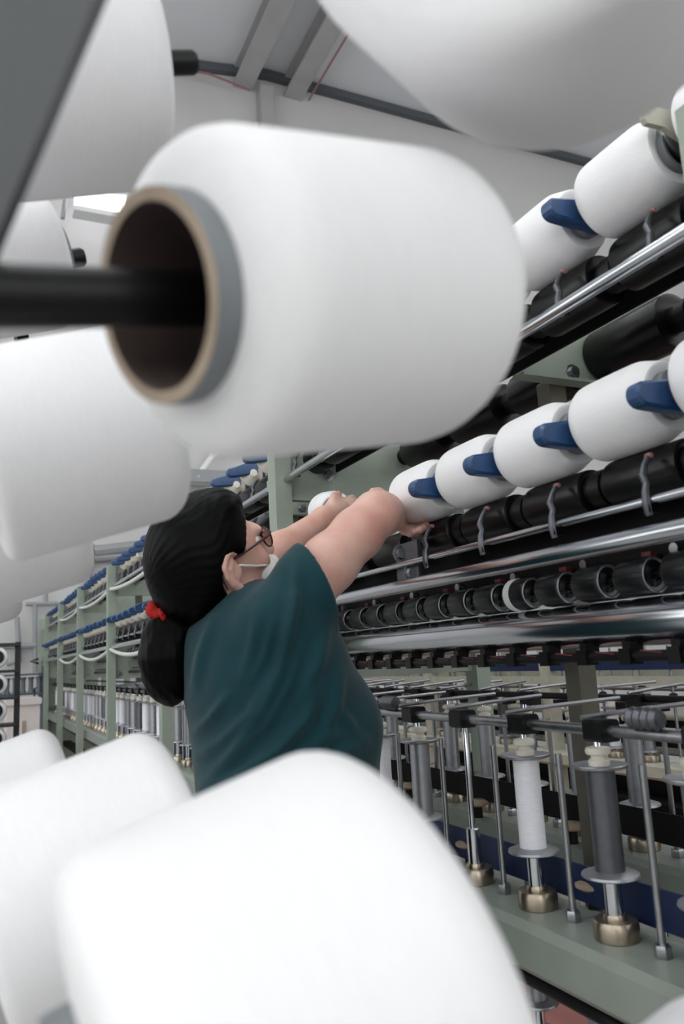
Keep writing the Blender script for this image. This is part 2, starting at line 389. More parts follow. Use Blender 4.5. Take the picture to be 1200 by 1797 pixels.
for k in range(-6, 46):
    for tier in (0, 1):
        y = (PKG0 if tier == 0 else UP0)+S*k
        if min(abs(y-.094-f) for f in frames) < .035: continue
        px, pz = (LPX, LPZ) if tier == 0 else (UPX, UPZ)
        loaded = k in (loaded_low if tier == 0 else loaded_up)
        if tier == 0 and k in (1,2,3): 
            mpart('drive_drum', ldm, (LDX, y, LDZ)); continue
        lo = mpart('package_lever', lev_c if (tier == 1 and k == -2) else lev, (px, y-.094, pz+(.02 if (tier == 1 and k == -2) else 0)), label='pale bare metal lever' if (tier == 1 and k == -2) else None)
        if not loaded: lo.rotation_euler = (0, math.radians(-8+random.uniform(-5,5)), 0)
        link('lever_arm', arm_me, lo, (.012,0,0))
        link('tube_chuck', chuck_me if loaded else cone_me, lo, (0,.013,0) if loaded else (-.005,.013,-.030))
        dx, dz, dm_ = (LDX, LDZ, ldm) if tier == 0 else (UDX, UDZ, udm)
        d = mpart('drive_drum', dm_, (dx, y, dz)); link('drum_collar', neck_me, d, (0,-.094,0))
        g = mpart('yarn_guide', guide_me, (.80, y-.055, ZC+.225*.80) if tier == 0 else (.822, y-.055, ZC+.628*.80+.018))
        link('guide_tip', tip_me, g, (.02,.012,.064))
for k in range(-4, 12):
    y = 1.25+.265*k
    d = mpart('drive_drum', bdm, (1.2, y+.13, ZC+.497*1.2)); link('drum_collar', neck_me, d, (0,-.13,0))
for y in (1.42, 2.92):
    b = mpart('rail_bracket', MB().box((-.004,-.045,-.03),(.004,.045,.05),'dull_aluminium').mesh('rail_bracket'), (.815, y, ZC+.225*.80-.005))
    link('bolt', bolt_me, b, (-.006,.02,.03)); link('bolt', bolt_me, b, (-.006,-.02,-.015))
    b = mpart('rail_bracket', MB().box((-.02,-.02,-.016),(.03,.02,.016),'machine_green').mesh('rail_bracket'), (.80, y+.72, ZC+.628*.80))
# pressure rollers on the big cylinder
rl = .030
roll_me = MB().lathe([(0,-rl+.004),(.008,-rl+.004),(.010,-rl),(.018,-rl+.004),(.0228,-rl+.003,'aluminium'),(.0248,-rl-.001,'aluminium'),(.0268,-rl),(.028,-rl+.002),(.0285,-rl+.005),(.0285,rl-.005),(.027,rl),(.01,rl),(.008,rl+.012),(0,rl+.012)],'black_rubber',28,'y').mesh('pressure_roller')
roll_w = MB().lathe([(0,-rl+.004),(.008,-rl+.004),(.010,-rl),(.018,-rl+.004),(.0228,-rl+.003,'aluminium'),(.0248,-rl-.001,'aluminium'),(.0268,-rl),(.028,-rl+.002),(.0285,-rl+.005),(.0285,rl-.022,'yarn'),(.0295,rl-.0215,'yarn'),(.0295,rl-.006,'yarn'),(.0285,rl-.0055),(.0285,rl-.005),(.027,rl),(.01,rl),(.008,rl+.012),(0,rl+.012)],'black_rubber',28,'y').mesh('pressure_roller')
axle_me = MB().tube([(0,-.046,0),(0,.046,0)],.006,'dark_metal',8).tube([(0,.045,0),(.045,.045,.022)],.006,'dark_metal',8).mesh('roller_axle')
for k in range(-8, 96):
    y = .799+S/2*k
    o = mpart('pressure_roller', roll_w if k == 4 else roll_me, (.908, y, CYLZ+.0650), label='black roller with a white yarn ring' if k == 4 else None)
    if k < 40: link('roller_axle', axle_me, o)
# clips on the rod under the cylinder
clip_me = MB().box((-.012,-.011,-.012),(.014,.011,.012),'black_plastic').box((-.006,-.008,.008),(.02,.008,.022),'black_plastic').mesh('rod_clip')
ctip_me = MB().tube([(-.012,.02,.004),(-.012,.06,.008)],.0015,'dark_red',6).mesh('clip_wire')
for k in range(-8, 40):
    c = mpart('rod_clip', clip_me, (.90, .83+S/2*k, ZC-.023*.9)); link('clip_wire', ctip_me, c)
# spindles ----------------------------------------------------------
SPX = .903
base_me = MB().lathe([(.033,0),(.034,.001),(.034,.0215),(.0330,.0235),(.0325,.0275),(.0315,.0285),(.018,.0285),(.018,.031),(.016,.036),(.013,.036)],'warm_steel',28).mesh('spindle_base')
shaft_me = MB().lathe([(.013,.03),(.0135,.034),(.0135,.098),(.010,.1),(.006,.1),(.006,.315),(.004,.32),(0,.32)],'chrome',18).mesh('spindle_shaft')
rod_me = MB().tube([(0,0,.01),(0,0,.262)],.0056,'steel',10).mesh('guard_rod')
nut_me = MB().lathe([(0,0),(.012,0),(.0125,.002),(.0125,.014),(.011,.017),(0,.017)],'steel',6).mesh('hex_nut')
block_me = MB().bbox((-.018,-.02,-.016),(.018,.02,.016),'black_plastic',.004).mesh('guide_block')
wire_me = MB().tube([(-.03,0,.02),(.06,.0,.026),(.2,.02,.03)],.004,'aluminium',6).mesh('guide_wire')
hook_me = MB().tube([(.0,.0,.01),(.03,.0,.006),(.045,0,-.004)]+[(.045+.008*math.cos(a)*1.0, .008*math.sin(a), -.004) for a in [PI+i*PI/4 for i in range(7)]],.0018,'steel',6).mesh('pigtail')
rib_me = MB().lathe([(0,-.03)]+[(.016 if i % 2 else .012, -.028+.007*i) for i in range(9)]+[(0,.03)],'dull_aluminium',14,'y').mesh('tension_wheels')
pul_me = MB().lathe([(0,.03),(.022,.03),(.03,.035),(.03,.04),(.02,.046),(0,.047)],'cardboard',20).lathe([(0,0),(.012,0),(.012,.03),(0,.03)],'black_plastic',12).mesh('belt_pulley')
for k in range(-6, 45):
    y = 1.206+S*k
    for x, back in ((SPX,0),(1.337,1)):
        if back and (k > 16): continue
        b = mpart('spindle_base', base_me, (x,y,.78)); link('spindle_shaft', shaft_me, b)
        r = mpart('guard_rod', rod_me, (x,y-.0905,.78)); link('hex_nut', nut_me, r)
        bl = mpart('guide_block', block_me, (.86 if not back else 1.31, y-.06, ZC-.127))
        if k < 24:
            w = link('guide_wire', wire_me, bl); w.rotation_euler = (0,0,random.uniform(-.35,.3))
            link('pigtail', hook_me, bl)
            if not back and k % 4 == 2: mpart('tension_wheels', rib_me, (.852,y+.03,ZC-.105))
        if k % 2 == 0 and k < 16: mpart('belt_pulley', pul_me, (.975 if not back else 1.25,y-.06,.78))
# long hoses strung from post to post in the far bays
def hose(x, z, sag):
    pts = []
    for i in range(1, NFRAMES-1):
        a = POST0+BAY*(i-1)+.75 if i == 1 else POST0+BAY*(i-1)
        b = POST0+BAY*i
        for q in range(8):
            t = q/8; pts.append((0, a+(b-a)*t, z-sag*4*t*(1-t)))
    pts.append((0, POST0+BAY*(NFRAMES-2), z)); 
    return mpart('air_hose', MB().tube(pts,.011,'hose',8).mesh('air_hose'), (x,0,0), label='white hose sagging from post to post')
hose(.785, ZC+.62*.785, .03); hose(.785, ZC+.155*.785, .05)
# end cabinet with handles
mpart('end_panel', MB().bbox((PX-.03,0,0),(BX+.03,.08,1.86),'machine_green',.01).mesh('end_panel'), (1.117-1.117+1.117-1.117,10.25,0)).location = (-1.117,10.25,0)
mpart('door_handle', MB().tube([(0,0,-.08),(-.05,0,-.06),(-.05,0,.06),(0,0,.08)],.012,'black_plastic',8).mesh('door_handle'), (PX-.02,10.28,.98))
mpart('door_handle', MB().tube([(0,0,-.03),(-.1,0,0),(0,0,.03)],.014,'black_plastic',8).mesh('door_handle'), (PX-.02,10.28,1.36))

# ------------------------------------------------------------------ bobbins (things that stand on the spindles)
def bob_parts(body, r):
    fl = lambda z, s: MB().lathe([(.007,z),(.02,z+s*.001),(.034,z-s*.001),(.0425,z-s*.003),(.044,z-s*.0015),(.043,z+s*.002),(.034,z+s*.005),(.024,z+s*.006),(.007,z+s*.006)],'aluminium',28,close=True).mesh('flange')
    return dict(barrel=MB().lathe([(.007,.004)]+[(r,.006),(r,.05),(r*.985,.08),(r*.99,.13),(r,.158)]+[(.007,.158)],body,12 if body=='bobbin_yarn' else 20).mesh('barrel'),
                bottom_flange=fl(0,1), top_flange=fl(.160,-1),
                cap=MB().lathe([(.012,.160),(.016,.160),(.017,.168),(.012,.172),(.012,.176),(.0185,.178),(.020,.183),(.018,.188),(.008,.190),(.0045,.188)],'ceramic',18).mesh('cap'))
BP = {'white': bob_parts('bobbin_yarn', .0235), 'grey': bob_parts('dull_aluminium', .0225), 'silver': bob_parts('aluminium', .0215)}
def far_mesh(body, r):
    return MB().lathe([(.012,.0),(.044,-.001),(.043,.004),(r,.007)],'aluminium',14).lathe([(r,.006),(r,.158)],body,14).lathe([(r,.156),(.043,.157),(.044,.162),(.02,.164)],'aluminium',14).lathe([(.018,.163),(.018,.186),(0,.19)],'ceramic',10).mesh('bobbin')
FARM = {'white': far_mesh('bobbin_yarn', .0235), 'grey': far_mesh('dull_aluminium', .0225), 'silver': far_mesh('aluminium', .0215)}
BZ = .78+.092
def bobbin(x, y, kind, label, group=None, z=BZ):
    e = empty('flanged_bobbin', (x,y,z)); tag(e, label, 'bobbin', group)
    e.rotation_euler = (0,0,random.uniform(0,6))
    for n, me in BP[kind].items(): link(n, me, e)
    return e
near_lab = {-1: ('grey','bare dark grey metal flanged bobbin on the front spindle deck, second from the big spool'),
             0: ('white','flanged bobbin wound with white yarn on the front deck, right beside the big spool'),
             -2: ('silver','silver flanged bobbin at the right edge of the photo on the front deck'),
             2: ('silver','silver flanged bobbin on the front deck nearest to the woman\'s stomach')}
kinds = ['silver','grey','silver','white','silver','white','white']
for k in range(-2, 45):
    y = 1.206+S*k
    if k == 1: continue
    if k in near_lab:
        kd, lb = near_lab[k]; bobbin(SPX, y, kd, lb)
    elif k < 6:
        bobbin(SPX, y, kinds[k % 7], 'flanged bobbin on the front spindle deck hidden behind the woman\'s body', 'front deck bobbins behind the woman')
    else:
        kd = kinds[(k*3) % 7]
        bay = int((y-POST0)//BAY)
        where = ['in the bay behind the woman\'s ponytail','in the bay just left of the ponytail','in the second bay left of the ponytail','in the third bay left of the ponytail','in the last bay of the machine','in the last bay of the machine'][max(0,min(bay,5))]
        word = {'white':'white wound','grey':'dark grey metal','silver':'silver metal'}[kd]
        o = link('flanged_bobbin', FARM[kd], None, (SPX,y,BZ)); tag(o, '%s bobbin on the spindle deck %s' % (word, where), 'bobbin', '%s bobbins %s' % (word, where))
bl = {-1:'grey',0:'silver',1:'silver',2:'silver',-2:'silver',3:'silver'}
bw = {-2:'silver bobbin on the back spindle deck at the right edge of the photo',-1:'silver bobbin on the back deck behind the dark grey bobbin',
      0:'silver bobbin on the back deck just right of the olive middle column', 1:'silver bobbin on the back deck just left of the olive middle column',
      2:'silver bobbin on the back deck between white wound bobbin and green post',3:'silver bobbin on the back deck left of the green back post'}
for k in range(-3, 12):
    y = 1.206+S*k
    lb = bw.get(k, 'silver bobbin far along the back spindle deck behind the woman')
    bobbin(1.337, y, 'silver' if k != -1 else 'grey', lb, None if k in bw else 'far bobbins on the back deck')
lowlab = {}
for k in range(-1, 7):
    y = 1.30+S*k
    e = bobbin(1.09, y, 'silver', 'silver bobbin under the deck, %s' % ['lowest at the bottom edge of the photo','above the pink floor beside the big spool','hidden under the deck behind the big spool'][min(max(k+1,0),2)], 'bobbins under the deck', z=.50)
    b = mpart('spindle_base', base_me, (1.09,y,.42)); link('spindle_shaft', shaft_me, b)
    mpart('lower_guide_block', block_me, (1.06,y-.05,.69))

# ------------------------------------------------------------------ second machine behind (lower part seen through the first)
m2x = 2.42
m2 = empty('twisting_machine', (m2x,0,0)); tag(m2, 'second twisting machine seen through the lower frame of the first one', 'machine')
def p2(name, me, loc, rot=None): o = link(name, me, m2, loc); return o
for x in (0, .55):
    for y in [.9+1.05*i for i in range(8)]:
        p2('post', MB().bbox((-.03,-.03,0),(.03,.03,1.75),'cream',.004).mesh('post') if not x and y < 1 else bpy.data.meshes['post.001'] if 'post.001' in bpy.data.meshes else post_me, (x,y,0))
    p2('deck_beam', MB().bbox((-.05,.2,.70),(.05,9.5,.76),'cream',.01).mesh('deck_beam'), (x,0,0))
    p2('guide_rail', MB().box((-.02,.2,1.05),(.02,9.5,1.085),'cream').mesh('guide_rail'), (x,0,0))
    p2('blue_rail', MB().box((-.015,.2,1.11),(.015,9.5,1.16),'navy').mesh('blue_rail'), (x,0,0))
    p2('drive_belt', MB().box((-.003,.2,.81),(.003,9.5,.86),'shade_dark').mesh('drive_belt'), (x+.06,0,0))
    p2('lower_rail', MB().tube([(0,.2,.92),(0,9.5,.92)],.012,'cream').mesh('lower_rail'), (x+.1,0,0))
    p2('thread_rail', MB().tube([(0,.2,1.0),(0,9.5,1.0)],.008,'steel').mesh('thread_rail'), (x-.08,0,0))
    p2('upper_cover', MB().box((-.02,.2,1.3),(.02,9.5,1.45),'shade_dark').mesh('upper_cover'), (x+.1,0,0))
    p2('draw_cylinder', MB().tube([(0,.2,1.24),(0,9.5,1.24)],.031,'chrome',20).mesh('draw_cylinder'), (x,0,0))
for z_, x_ in ((.3,0),(.3,.5),(.5,.25)): p2('lower_beam', MB().bbox((-.05,.2,z_),(.05,9.5,z_+.06),'shade_dark',.01).mesh('lower_beam'), (x_,0,0))
p2('inner_panel', MB().box((0,.2,.1),(.01,9.5,.68),'shade_dark').mesh('inner_panel'), (.3,0,0))  # dark sheet added to darken the second machine's underside
rod2 = MB().tube([(0,0,.76),(0,0,1.2)],.006,'steel',6).lathe([(0,.985),(.014,.99),(.018,1.005),(.014,1.02),(0,1.025)],'dark_metal',8).mesh('guard_rod')
blk2 = MB().box((-.04,-.015,.96),(.02,.015,.99),'black_plastic').mesh('guide_block')
for i in range(62):
    p2('guard_rod', rod2, (.0 if i % 2 else .5, .5+.094*i, 0))
for i in range(30): p2('guide_block', blk2, (-.06, .6+S*i, 0))
for i in range(26):
    kd = ['silver','white','grey'][i % 3]
    o = link('flanged_bobbin', FARM[kd], None, (m2x-.005+(.5 if i % 4 == 0 else 0), .74+S*i, .80))
    w = {'white':'white wound','grey':'dark grey','silver':'silver'}[kd]
    tag(o, '%s bobbin on the second machine seen between the front spindles' % w, 'bobbin', '%s bobbins on the second machine' % w)
    p2('spindle_base', base_me, (o.location.x-m2x, o.location.y, .76))

# ------------------------------------------------------------------ white packages on the machine
def package(y, x, z, label, group=None, r=.060, L=.146, name='yarn_package'):
    e = empty(name, (x,y,z)); tag(e, label, 'yarn package', group)
    h = L/2
    prof = [(.0335,-h+.006),(r*.74,-h+.002),(r*.80,-h+.003),(r*.83,-h+.006),(r*.965,-h+.030),(r*.99,-h+.035),(r,-h+.042),(r*1.004,0),(r,h-.020),(r*.985,h-.010),(r*.94,h-.004),(r*.86,h-.001),(r*.7,h),(.0335,h)]
    link('yarn', MB().lathe(prof,'yarn',48,'y').mesh('yarn'), e)
    link('paper_tube', MB().lathe([(.029,-h-.006),(.0335,-h-.006),(.0335,h+.006),(.029,h+.006)],'tube_grey',32,'y',close=True).mesh('paper_tube'), e)
    return e
lo_lab = {-5:'white yarn package on the lower tier beyond the right edge',-4:'white yarn package cut by the right edge of the photo on the lower tier',-3:'white yarn package on the lower tier, nearest whole one at the right',-2:'white yarn package on the lower tier, third from the woman\'s hand',
          -1:'white yarn package on the lower tier, second from the woman\'s hand',0:'white yarn package on the lower tier held by the woman\'s right hand'}
for k in sorted(loaded_low): package(PKG0+S*k, LPX, LPZ, lo_lab[k])
up_lab = {0:'white yarn package on the upper tier mostly hidden behind the big centre spool',-1:'white yarn package on the upper tier beside the big centre spool',-2:'white yarn package on the upper tier at the right edge of the photo',
          -3:'white yarn package on the upper tier beyond the right edge',-4:'white yarn package on the upper tier, second beyond the right edge',-5:'white yarn package on the upper tier, third beyond the right edge'}
for k in sorted(loaded_up): package(UP0+S*k, UPX, UPZ, up_lab[k], r=.063)

# ================================================================== FOREGROUND CREEL AND BIG SPOOLS
AX = cdir(2.0,.62,1.0); AXC = at(755,530,.49)-at(310,524,.362); LC = float(np.linalg.norm(AXC)); AXC = AXC/LC         # direction of the pegs
E1 = np.array([math.sin(math.radians(-12.5)), math.cos(math.radians(-12.5)), 0]); UPV = np.array([0,0,1.])
B1 = at(755,530,.49); SPP, SPH = .35, .37
def spool(end, axis, R, L, label, tube_r=None, peg=True, tip=.03, taper=1.0, shoulder=.03, cone=0.0):
    """end: centre of the far (right hand) end; axis points towards it"""
    axis = np.array(axis)/np.linalg.norm(axis); c = np.array(end)-axis*L/2
    e = empty('yarn_spool', c); tag(e, label, 'yarn spool'); e.matrix_basis = Matrix.Translation(Vector(c)) @ frame(axis)
    tr = tube_r or R*.60; ti = tr*.86; h = L/2; s = shoulder; R2 = R*taper
    prof = [(tr,-h+.001),(tr*.5+(R-.012)*.5,-h+cone*.45),(R-.014,-h+cone*.9),(R-.006,-h+cone+.004),(R-.002,-h+cone+.010),(R,-h+cone+.018)] if cone else [(tr,-h+.012)]+[(R-s*.55+s*.55*math.sin(a), -h+.008+s*.5*(1-math.cos(a))) for a in [PI/2*i/6 for i in range(7)]]
    prof += [(R+(R2-R)*t, -h+.008+max(s*.5,cone+.01)+(L-.012-s-max(s*.5,cone+.01))*t) for t in (.1,.3,.5,.7,.9)]
    prof += [(R2-s+s*math.cos(a), h-.004-s+s*math.sin(a)) for a in [PI/2*i/7 for i in range(8)]]+[(tr,h-.004)]
    link('yarn', MB().lathe(prof,'yarn',72).mesh('yarn'), e)
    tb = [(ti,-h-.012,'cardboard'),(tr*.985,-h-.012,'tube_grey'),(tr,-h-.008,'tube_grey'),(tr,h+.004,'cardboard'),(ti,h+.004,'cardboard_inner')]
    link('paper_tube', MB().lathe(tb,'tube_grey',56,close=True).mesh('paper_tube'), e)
    return e, c, axis
creel = empty('spool_creel', (float(B1[0])-.3, float(B1[1]), 0)); tag(creel, 'dark grey steel creel with black pegs holding the big blurred spools', 'creel')
cl = Vector(creel.location)
def peg(end, axis, back, r=.0125, tip=.03):
    a = np.array(end)-np.array(axis)*back; b = np.array(end)+np.array(axis)*tip
    pts = [a, (a+b)/2, b-np.array(axis)*.004, b]
    o = link('peg', MB().tube([p-np.array(cl) for p in pts],[r,r,r,r*.8],'black_plastic',16).mesh('peg'), creel)
    return a
def gp(k, l): return B1+E1*SPP*k+UPV*SPH*l
LABS = {(0,0):'big white yarn spool in the centre with its open cardboard tube facing left',
        (0,1):'blurred big white spool in the middle row, left of the centre spool',
        (0,2):'small far white spool below the blurred left one, second behind it',
        (0,3):'farthest white spool of the middle row at the left edge',
        (1,1):'tall white spool at the top left behind the grey creel post',
        (1,2):'white spool at the left edge below the top left spool',
        (1,3):'tiny corner of a white spool at the left edge under its neighbour',
        (-1,0):'huge blurred white spool filling the bottom of the photo',
        (-1,1):'white spool at the bottom left behind the huge bottom spool',
        (-1,2):'white spool with a rounded top at the far bottom left edge',
        (-1,3):'white spool farthest down the bottom row, cut by the left edge'}
ENDS = {(1,1):(250,112,.82),(1,2):(112,455,1.09),(1,3):(18,588,1.36),(0,1):(290,735,.75),(0,2):(138,890,1.02),(0,3):(22,985,1.29),(-1,0):(790,1640,.45),(-1,1):(345,1466,.68),(-1,2):(140,1400,.96),(-1,3):(-30,1385,1.23)}
RAD = {(0,0):.082,(0,1):.092,(0,2):.094,(0,3):.09,(1,1):.120,(1,2):.09,(1,3):.09,(-1,0):.098,(-1,1):.10,(-1,2):.095,(-1,3):.09}
for (l, k), lb in LABS.items():
    end = at(*ENDS[(l,k)]) if (l,k) in ENDS else B1; L = .175 if (l, k) != (-1,0) else .19
    if (l, k) in ((0,0),):
        spool(end, AXC, .0765, LC, lb, tube_r=.0475, shoulder=.030, taper=1.09, cone=.007)
        peg(end, AXC, .34, tip=-.11)
    elif (l, k) == (-1,0):
        p1_, p0_ = at(752,1645,.378), at(234,1968,.312); ac = (p1_-p0_)/np.linalg.norm(p1_-p0_)
        spool(p1_, ac, .103, float(np.linalg.norm(p1_-p0_))+.01, lb, tube_r=.05, shoulder=.03, cone=.006); peg(p1_, ac, .3, tip=-.02)
    else:
        spool(end, AX, RAD[(l,k)], L, lb, tube_r=.045, shoulder=.024)
        peg(end, AX, .32, tip={(1,1):.058,(-1,1):-.02,(-1,2):-.02}.get((l,k),.028))
# overhead spool close above the camera, and one at the lower right corner
OA = cdir(.45,.12,.88)
spool(at(1010,-40,.52), OA, .117, .20, 'huge blurred white spool overhead at the top right', tube_r=.05, shoulder=.04)
peg(at(1010,-40,.52), OA, .30)
spool(at(1450,1990,.42), AX, .085, .17, 'blurred white spool corner at the bottom right', tube_r=.045)
# leaning creel post at the left
def bar(a, b, wdir, w, t, m):
    a, b = np.array(a), np.array(b); z = (b-a)/np.linalg.norm(b-a); x = np.array(wdir)-z*(np.array(wdir)@z); x /= np.linalg.norm(x); y = np.cross(z,x)
    vs = [p+sx*x*w/2+sy*y*t/2-np.array(cl) for p in (a,b) for sx,sy in ((-1,-1),(1,-1),(1,1),(-1,1))]
    return MB().add(vs, [(0,3,2,1),(4,5,6,7),(0,1,5,4),(1,2,6,5),(2,3,7,6),(3,0,4,7)], m, False)
pa, pb = at(-232,590,.30), at(96,-190,.30)
link('creel_post', bar(pa, pb, cr, .064, .008, 'post_grey').mesh('creel_post'), creel)

# ================================================================== FAR LEFT BACKGROUND THINGS
def rack(loc):
    e = empty('cone_rack', loc); tag(e, 'black steel rack holding white cones at the left edge', 'rack')
    for x in (-.5,.06): link('upright', MB().box((x-.02,-.02,0),(x+.02,.02,1.46),'rack_black').mesh('upright'), e)
    for z in (.48,.675,.865,1.06,1.255,1.45): link('shelf', MB().box((-.5,-.12,z-.02),(.06,.12,z),'rack_black').mesh('shelf'), e)
    return e
rk = at(16,1160,6.0); rack((rk[0],rk[1],0))
cone = MB().lathe([(.03,0),(.072,.006),(.08,.02),(.07,.15),(.03,.16)],'yarn',24,'y').lathe([(.0,-.02),(.05,-.02),(.05,.0),(.045,.2),(0,.2)],'black_plastic',16,'y').mesh('cone')
for i, z in enumerate((.77,.965,1.155,1.35)):
    o = link('yarn_cone', cone, None, (rk[0]-.09, rk[1]-.12, z)); tag(o, 'white yarn cone with black core on the left edge rack, %s' % ['lowest','second from below','third from below','topmost'][i], 'cone', 'cones on the rack')
bp = at(38,1260,7.5)
e = empty('storage_bin', (bp[0],bp[1],0)); tag(e, 'pinkish white plastic bin standing beside the machine end', 'bin')
link('body', MB().bbox((-.14,-.25,0),(.14,.25,.98),'bin_white',.02).mesh('body'), e)
link('rim', MB().bbox((-.155,-.27,.94),(.155,.27,1.0),'bin_white',.01).mesh('rim'), e)
link('slot', MB().box((-.01,-.258,.45),(.02,-.25,.8),'cardboard').mesh('slot'), e)
br = at(38,1200,9.2)
e = empty('parts_rack', (br[0],br[1],0)); tag(e, 'low blue grey rack of dark bobbins by the end wall', 'rack')
for z in (1.0,1.22): link('shelf', MB().box((-.3,-.1,z-.02),(.24,.1,z),'rack_blue').mesh('shelf'), e)
for x in (-.3,.22): link('upright', MB().box((x,-.1,0),(x+.03,.1,1.3),'rack_blue').mesh('upright'), e)
for i in range(6):
    o = link('dark_bobbin', MB().lathe([(0,0),(.035,0),(.035,.02),(.025,.03),(.025,.15),(.035,.16),(.035,.18),(0,.18)],'tube_grey',10).mesh('dark_bobbin'), None, (br[0]-.24+.085*i, br[1], 1.0))
    tag(o, 'small dark bobbin standing on the blue grey rack by the end wall', 'bobbin', 'dark bobbins on the far rack')
# pipes on the end wall
def wp(x, y): d = at(x,y,1.)-CAM; return CAM+d*((Y1-.12-CAM[1])/d[1])
pipe = empty('wall_pipes', tuple(wp(45,1060))); tag(pipe, 'thin grey pipes running along the lower end wall', 'pipes')
po = np.array(pipe.location)
def pp(pts, r=.03): link('pipe', MB().tube([wp(*p)-po for p in pts], r, 'pipe_grey', 8).mesh('pipe'), pipe)
pp([(30,1083),(35,1160),(12,1166)]); pp([(61,1060),(62,1180)]); pp([(45,1060),(102,1059)]); pp([(80,1035),(80,1060)]); pp([(0,1134),(62,1133)],.04); pp([(160,955),(153,1040)],.05)
pp([(165,968),(262,956)],.08); pp([(165,980),(262,972)],.05)
q_ = wp(395,838)
e = empty('wall_tray', tuple(q_)); tag(e, 'pale cable tray on the end wall behind the woman\'s head', 'cable tray')
link('tray', MB().box((-1.2,-.3,-.12),(.6,.12,-.06),'lamp_housing').mesh('tray'), e); link('rib', MB().box((-1.2,-.34,-.16),(.6,-.28,.02),'pipe_grey').mesh('rib'), e)
link('brace', MB().tube([(-.5,-.3,-.1),(.1,.1,.7)],.05,'lamp_housing').mesh('brace'), e)

# ================================================================== THE WOMAN
def snets(f, org, h):
    s = f < 0; nx, ny, nz = f.shape
    c = [s[i:nx-1+i, j:ny-1+j, k:nz-1+k] for i in (0,1) for j in (0,1) for k in (0,1)]
    cnt = sum(x.astype(np.int8) for x in c); mixed = (cnt > 0) & (cnt < 8)
    idx = np.argwhere(mixed); num = -np.ones(mixed.shape, np.int64); num[mixed] = np.arange(len(idx))
    acc = np.zeros((len(idx),3)); n = np.zeros(len(idx)); I, J, K = idx.T
    off = [(i,j,k) for i in (0,1) for j in (0,1) for k in (0,1)]
    for a in off:
        for ax in range(3):
            if a[ax]: continue
            b = list(a); b[ax] = 1
            fa = f[I+a[0],J+a[1],K+a[2]]; fb = f[I+b[0],J+b[1],K+b[2]]
            x = (fa < 0) != (fb < 0); t = np.where(x, fa/np.where(x, fa-fb, 1), 0)
            p = np.array(a, float)[None,:].repeat(len(idx),0); p[:,ax] += t
            acc[x] += p[x]; n[x] += 1
    V = (acc/n[:,None]+idx)*h+org
    Q = []
    for ax in range(3):
        sl0 = [slice(None)]*3; sl1 = [slice(None)]*3; sl0[ax] = slice(0,-1); sl1[ax] = slice(1,None)
        ch = s[tuple(sl0)] != s[tuple(sl1)]; e = np.argwhere(ch); u, v = [(1,2),(2,0),(0,1)][ax]
        e = e[(e[:,u] > 0)&(e[:,v] > 0)&(e[:,u] < f.shape[u]-1)&(e[:,v] < f.shape[v]-1)]
        sg = s[tuple(e.T)]
        def cell(du, dv): q = e.copy(); q[:,u] -= du; q[:,v] -= dv; return num[tuple(q.T)]
        q = np.stack([cell(1,1), cell(0,1), cell(0,0), cell(1,0)], 1)
        q[~sg] = q[~sg][:,::-1]; Q.append(q)
    return V, np.concatenate(Q)
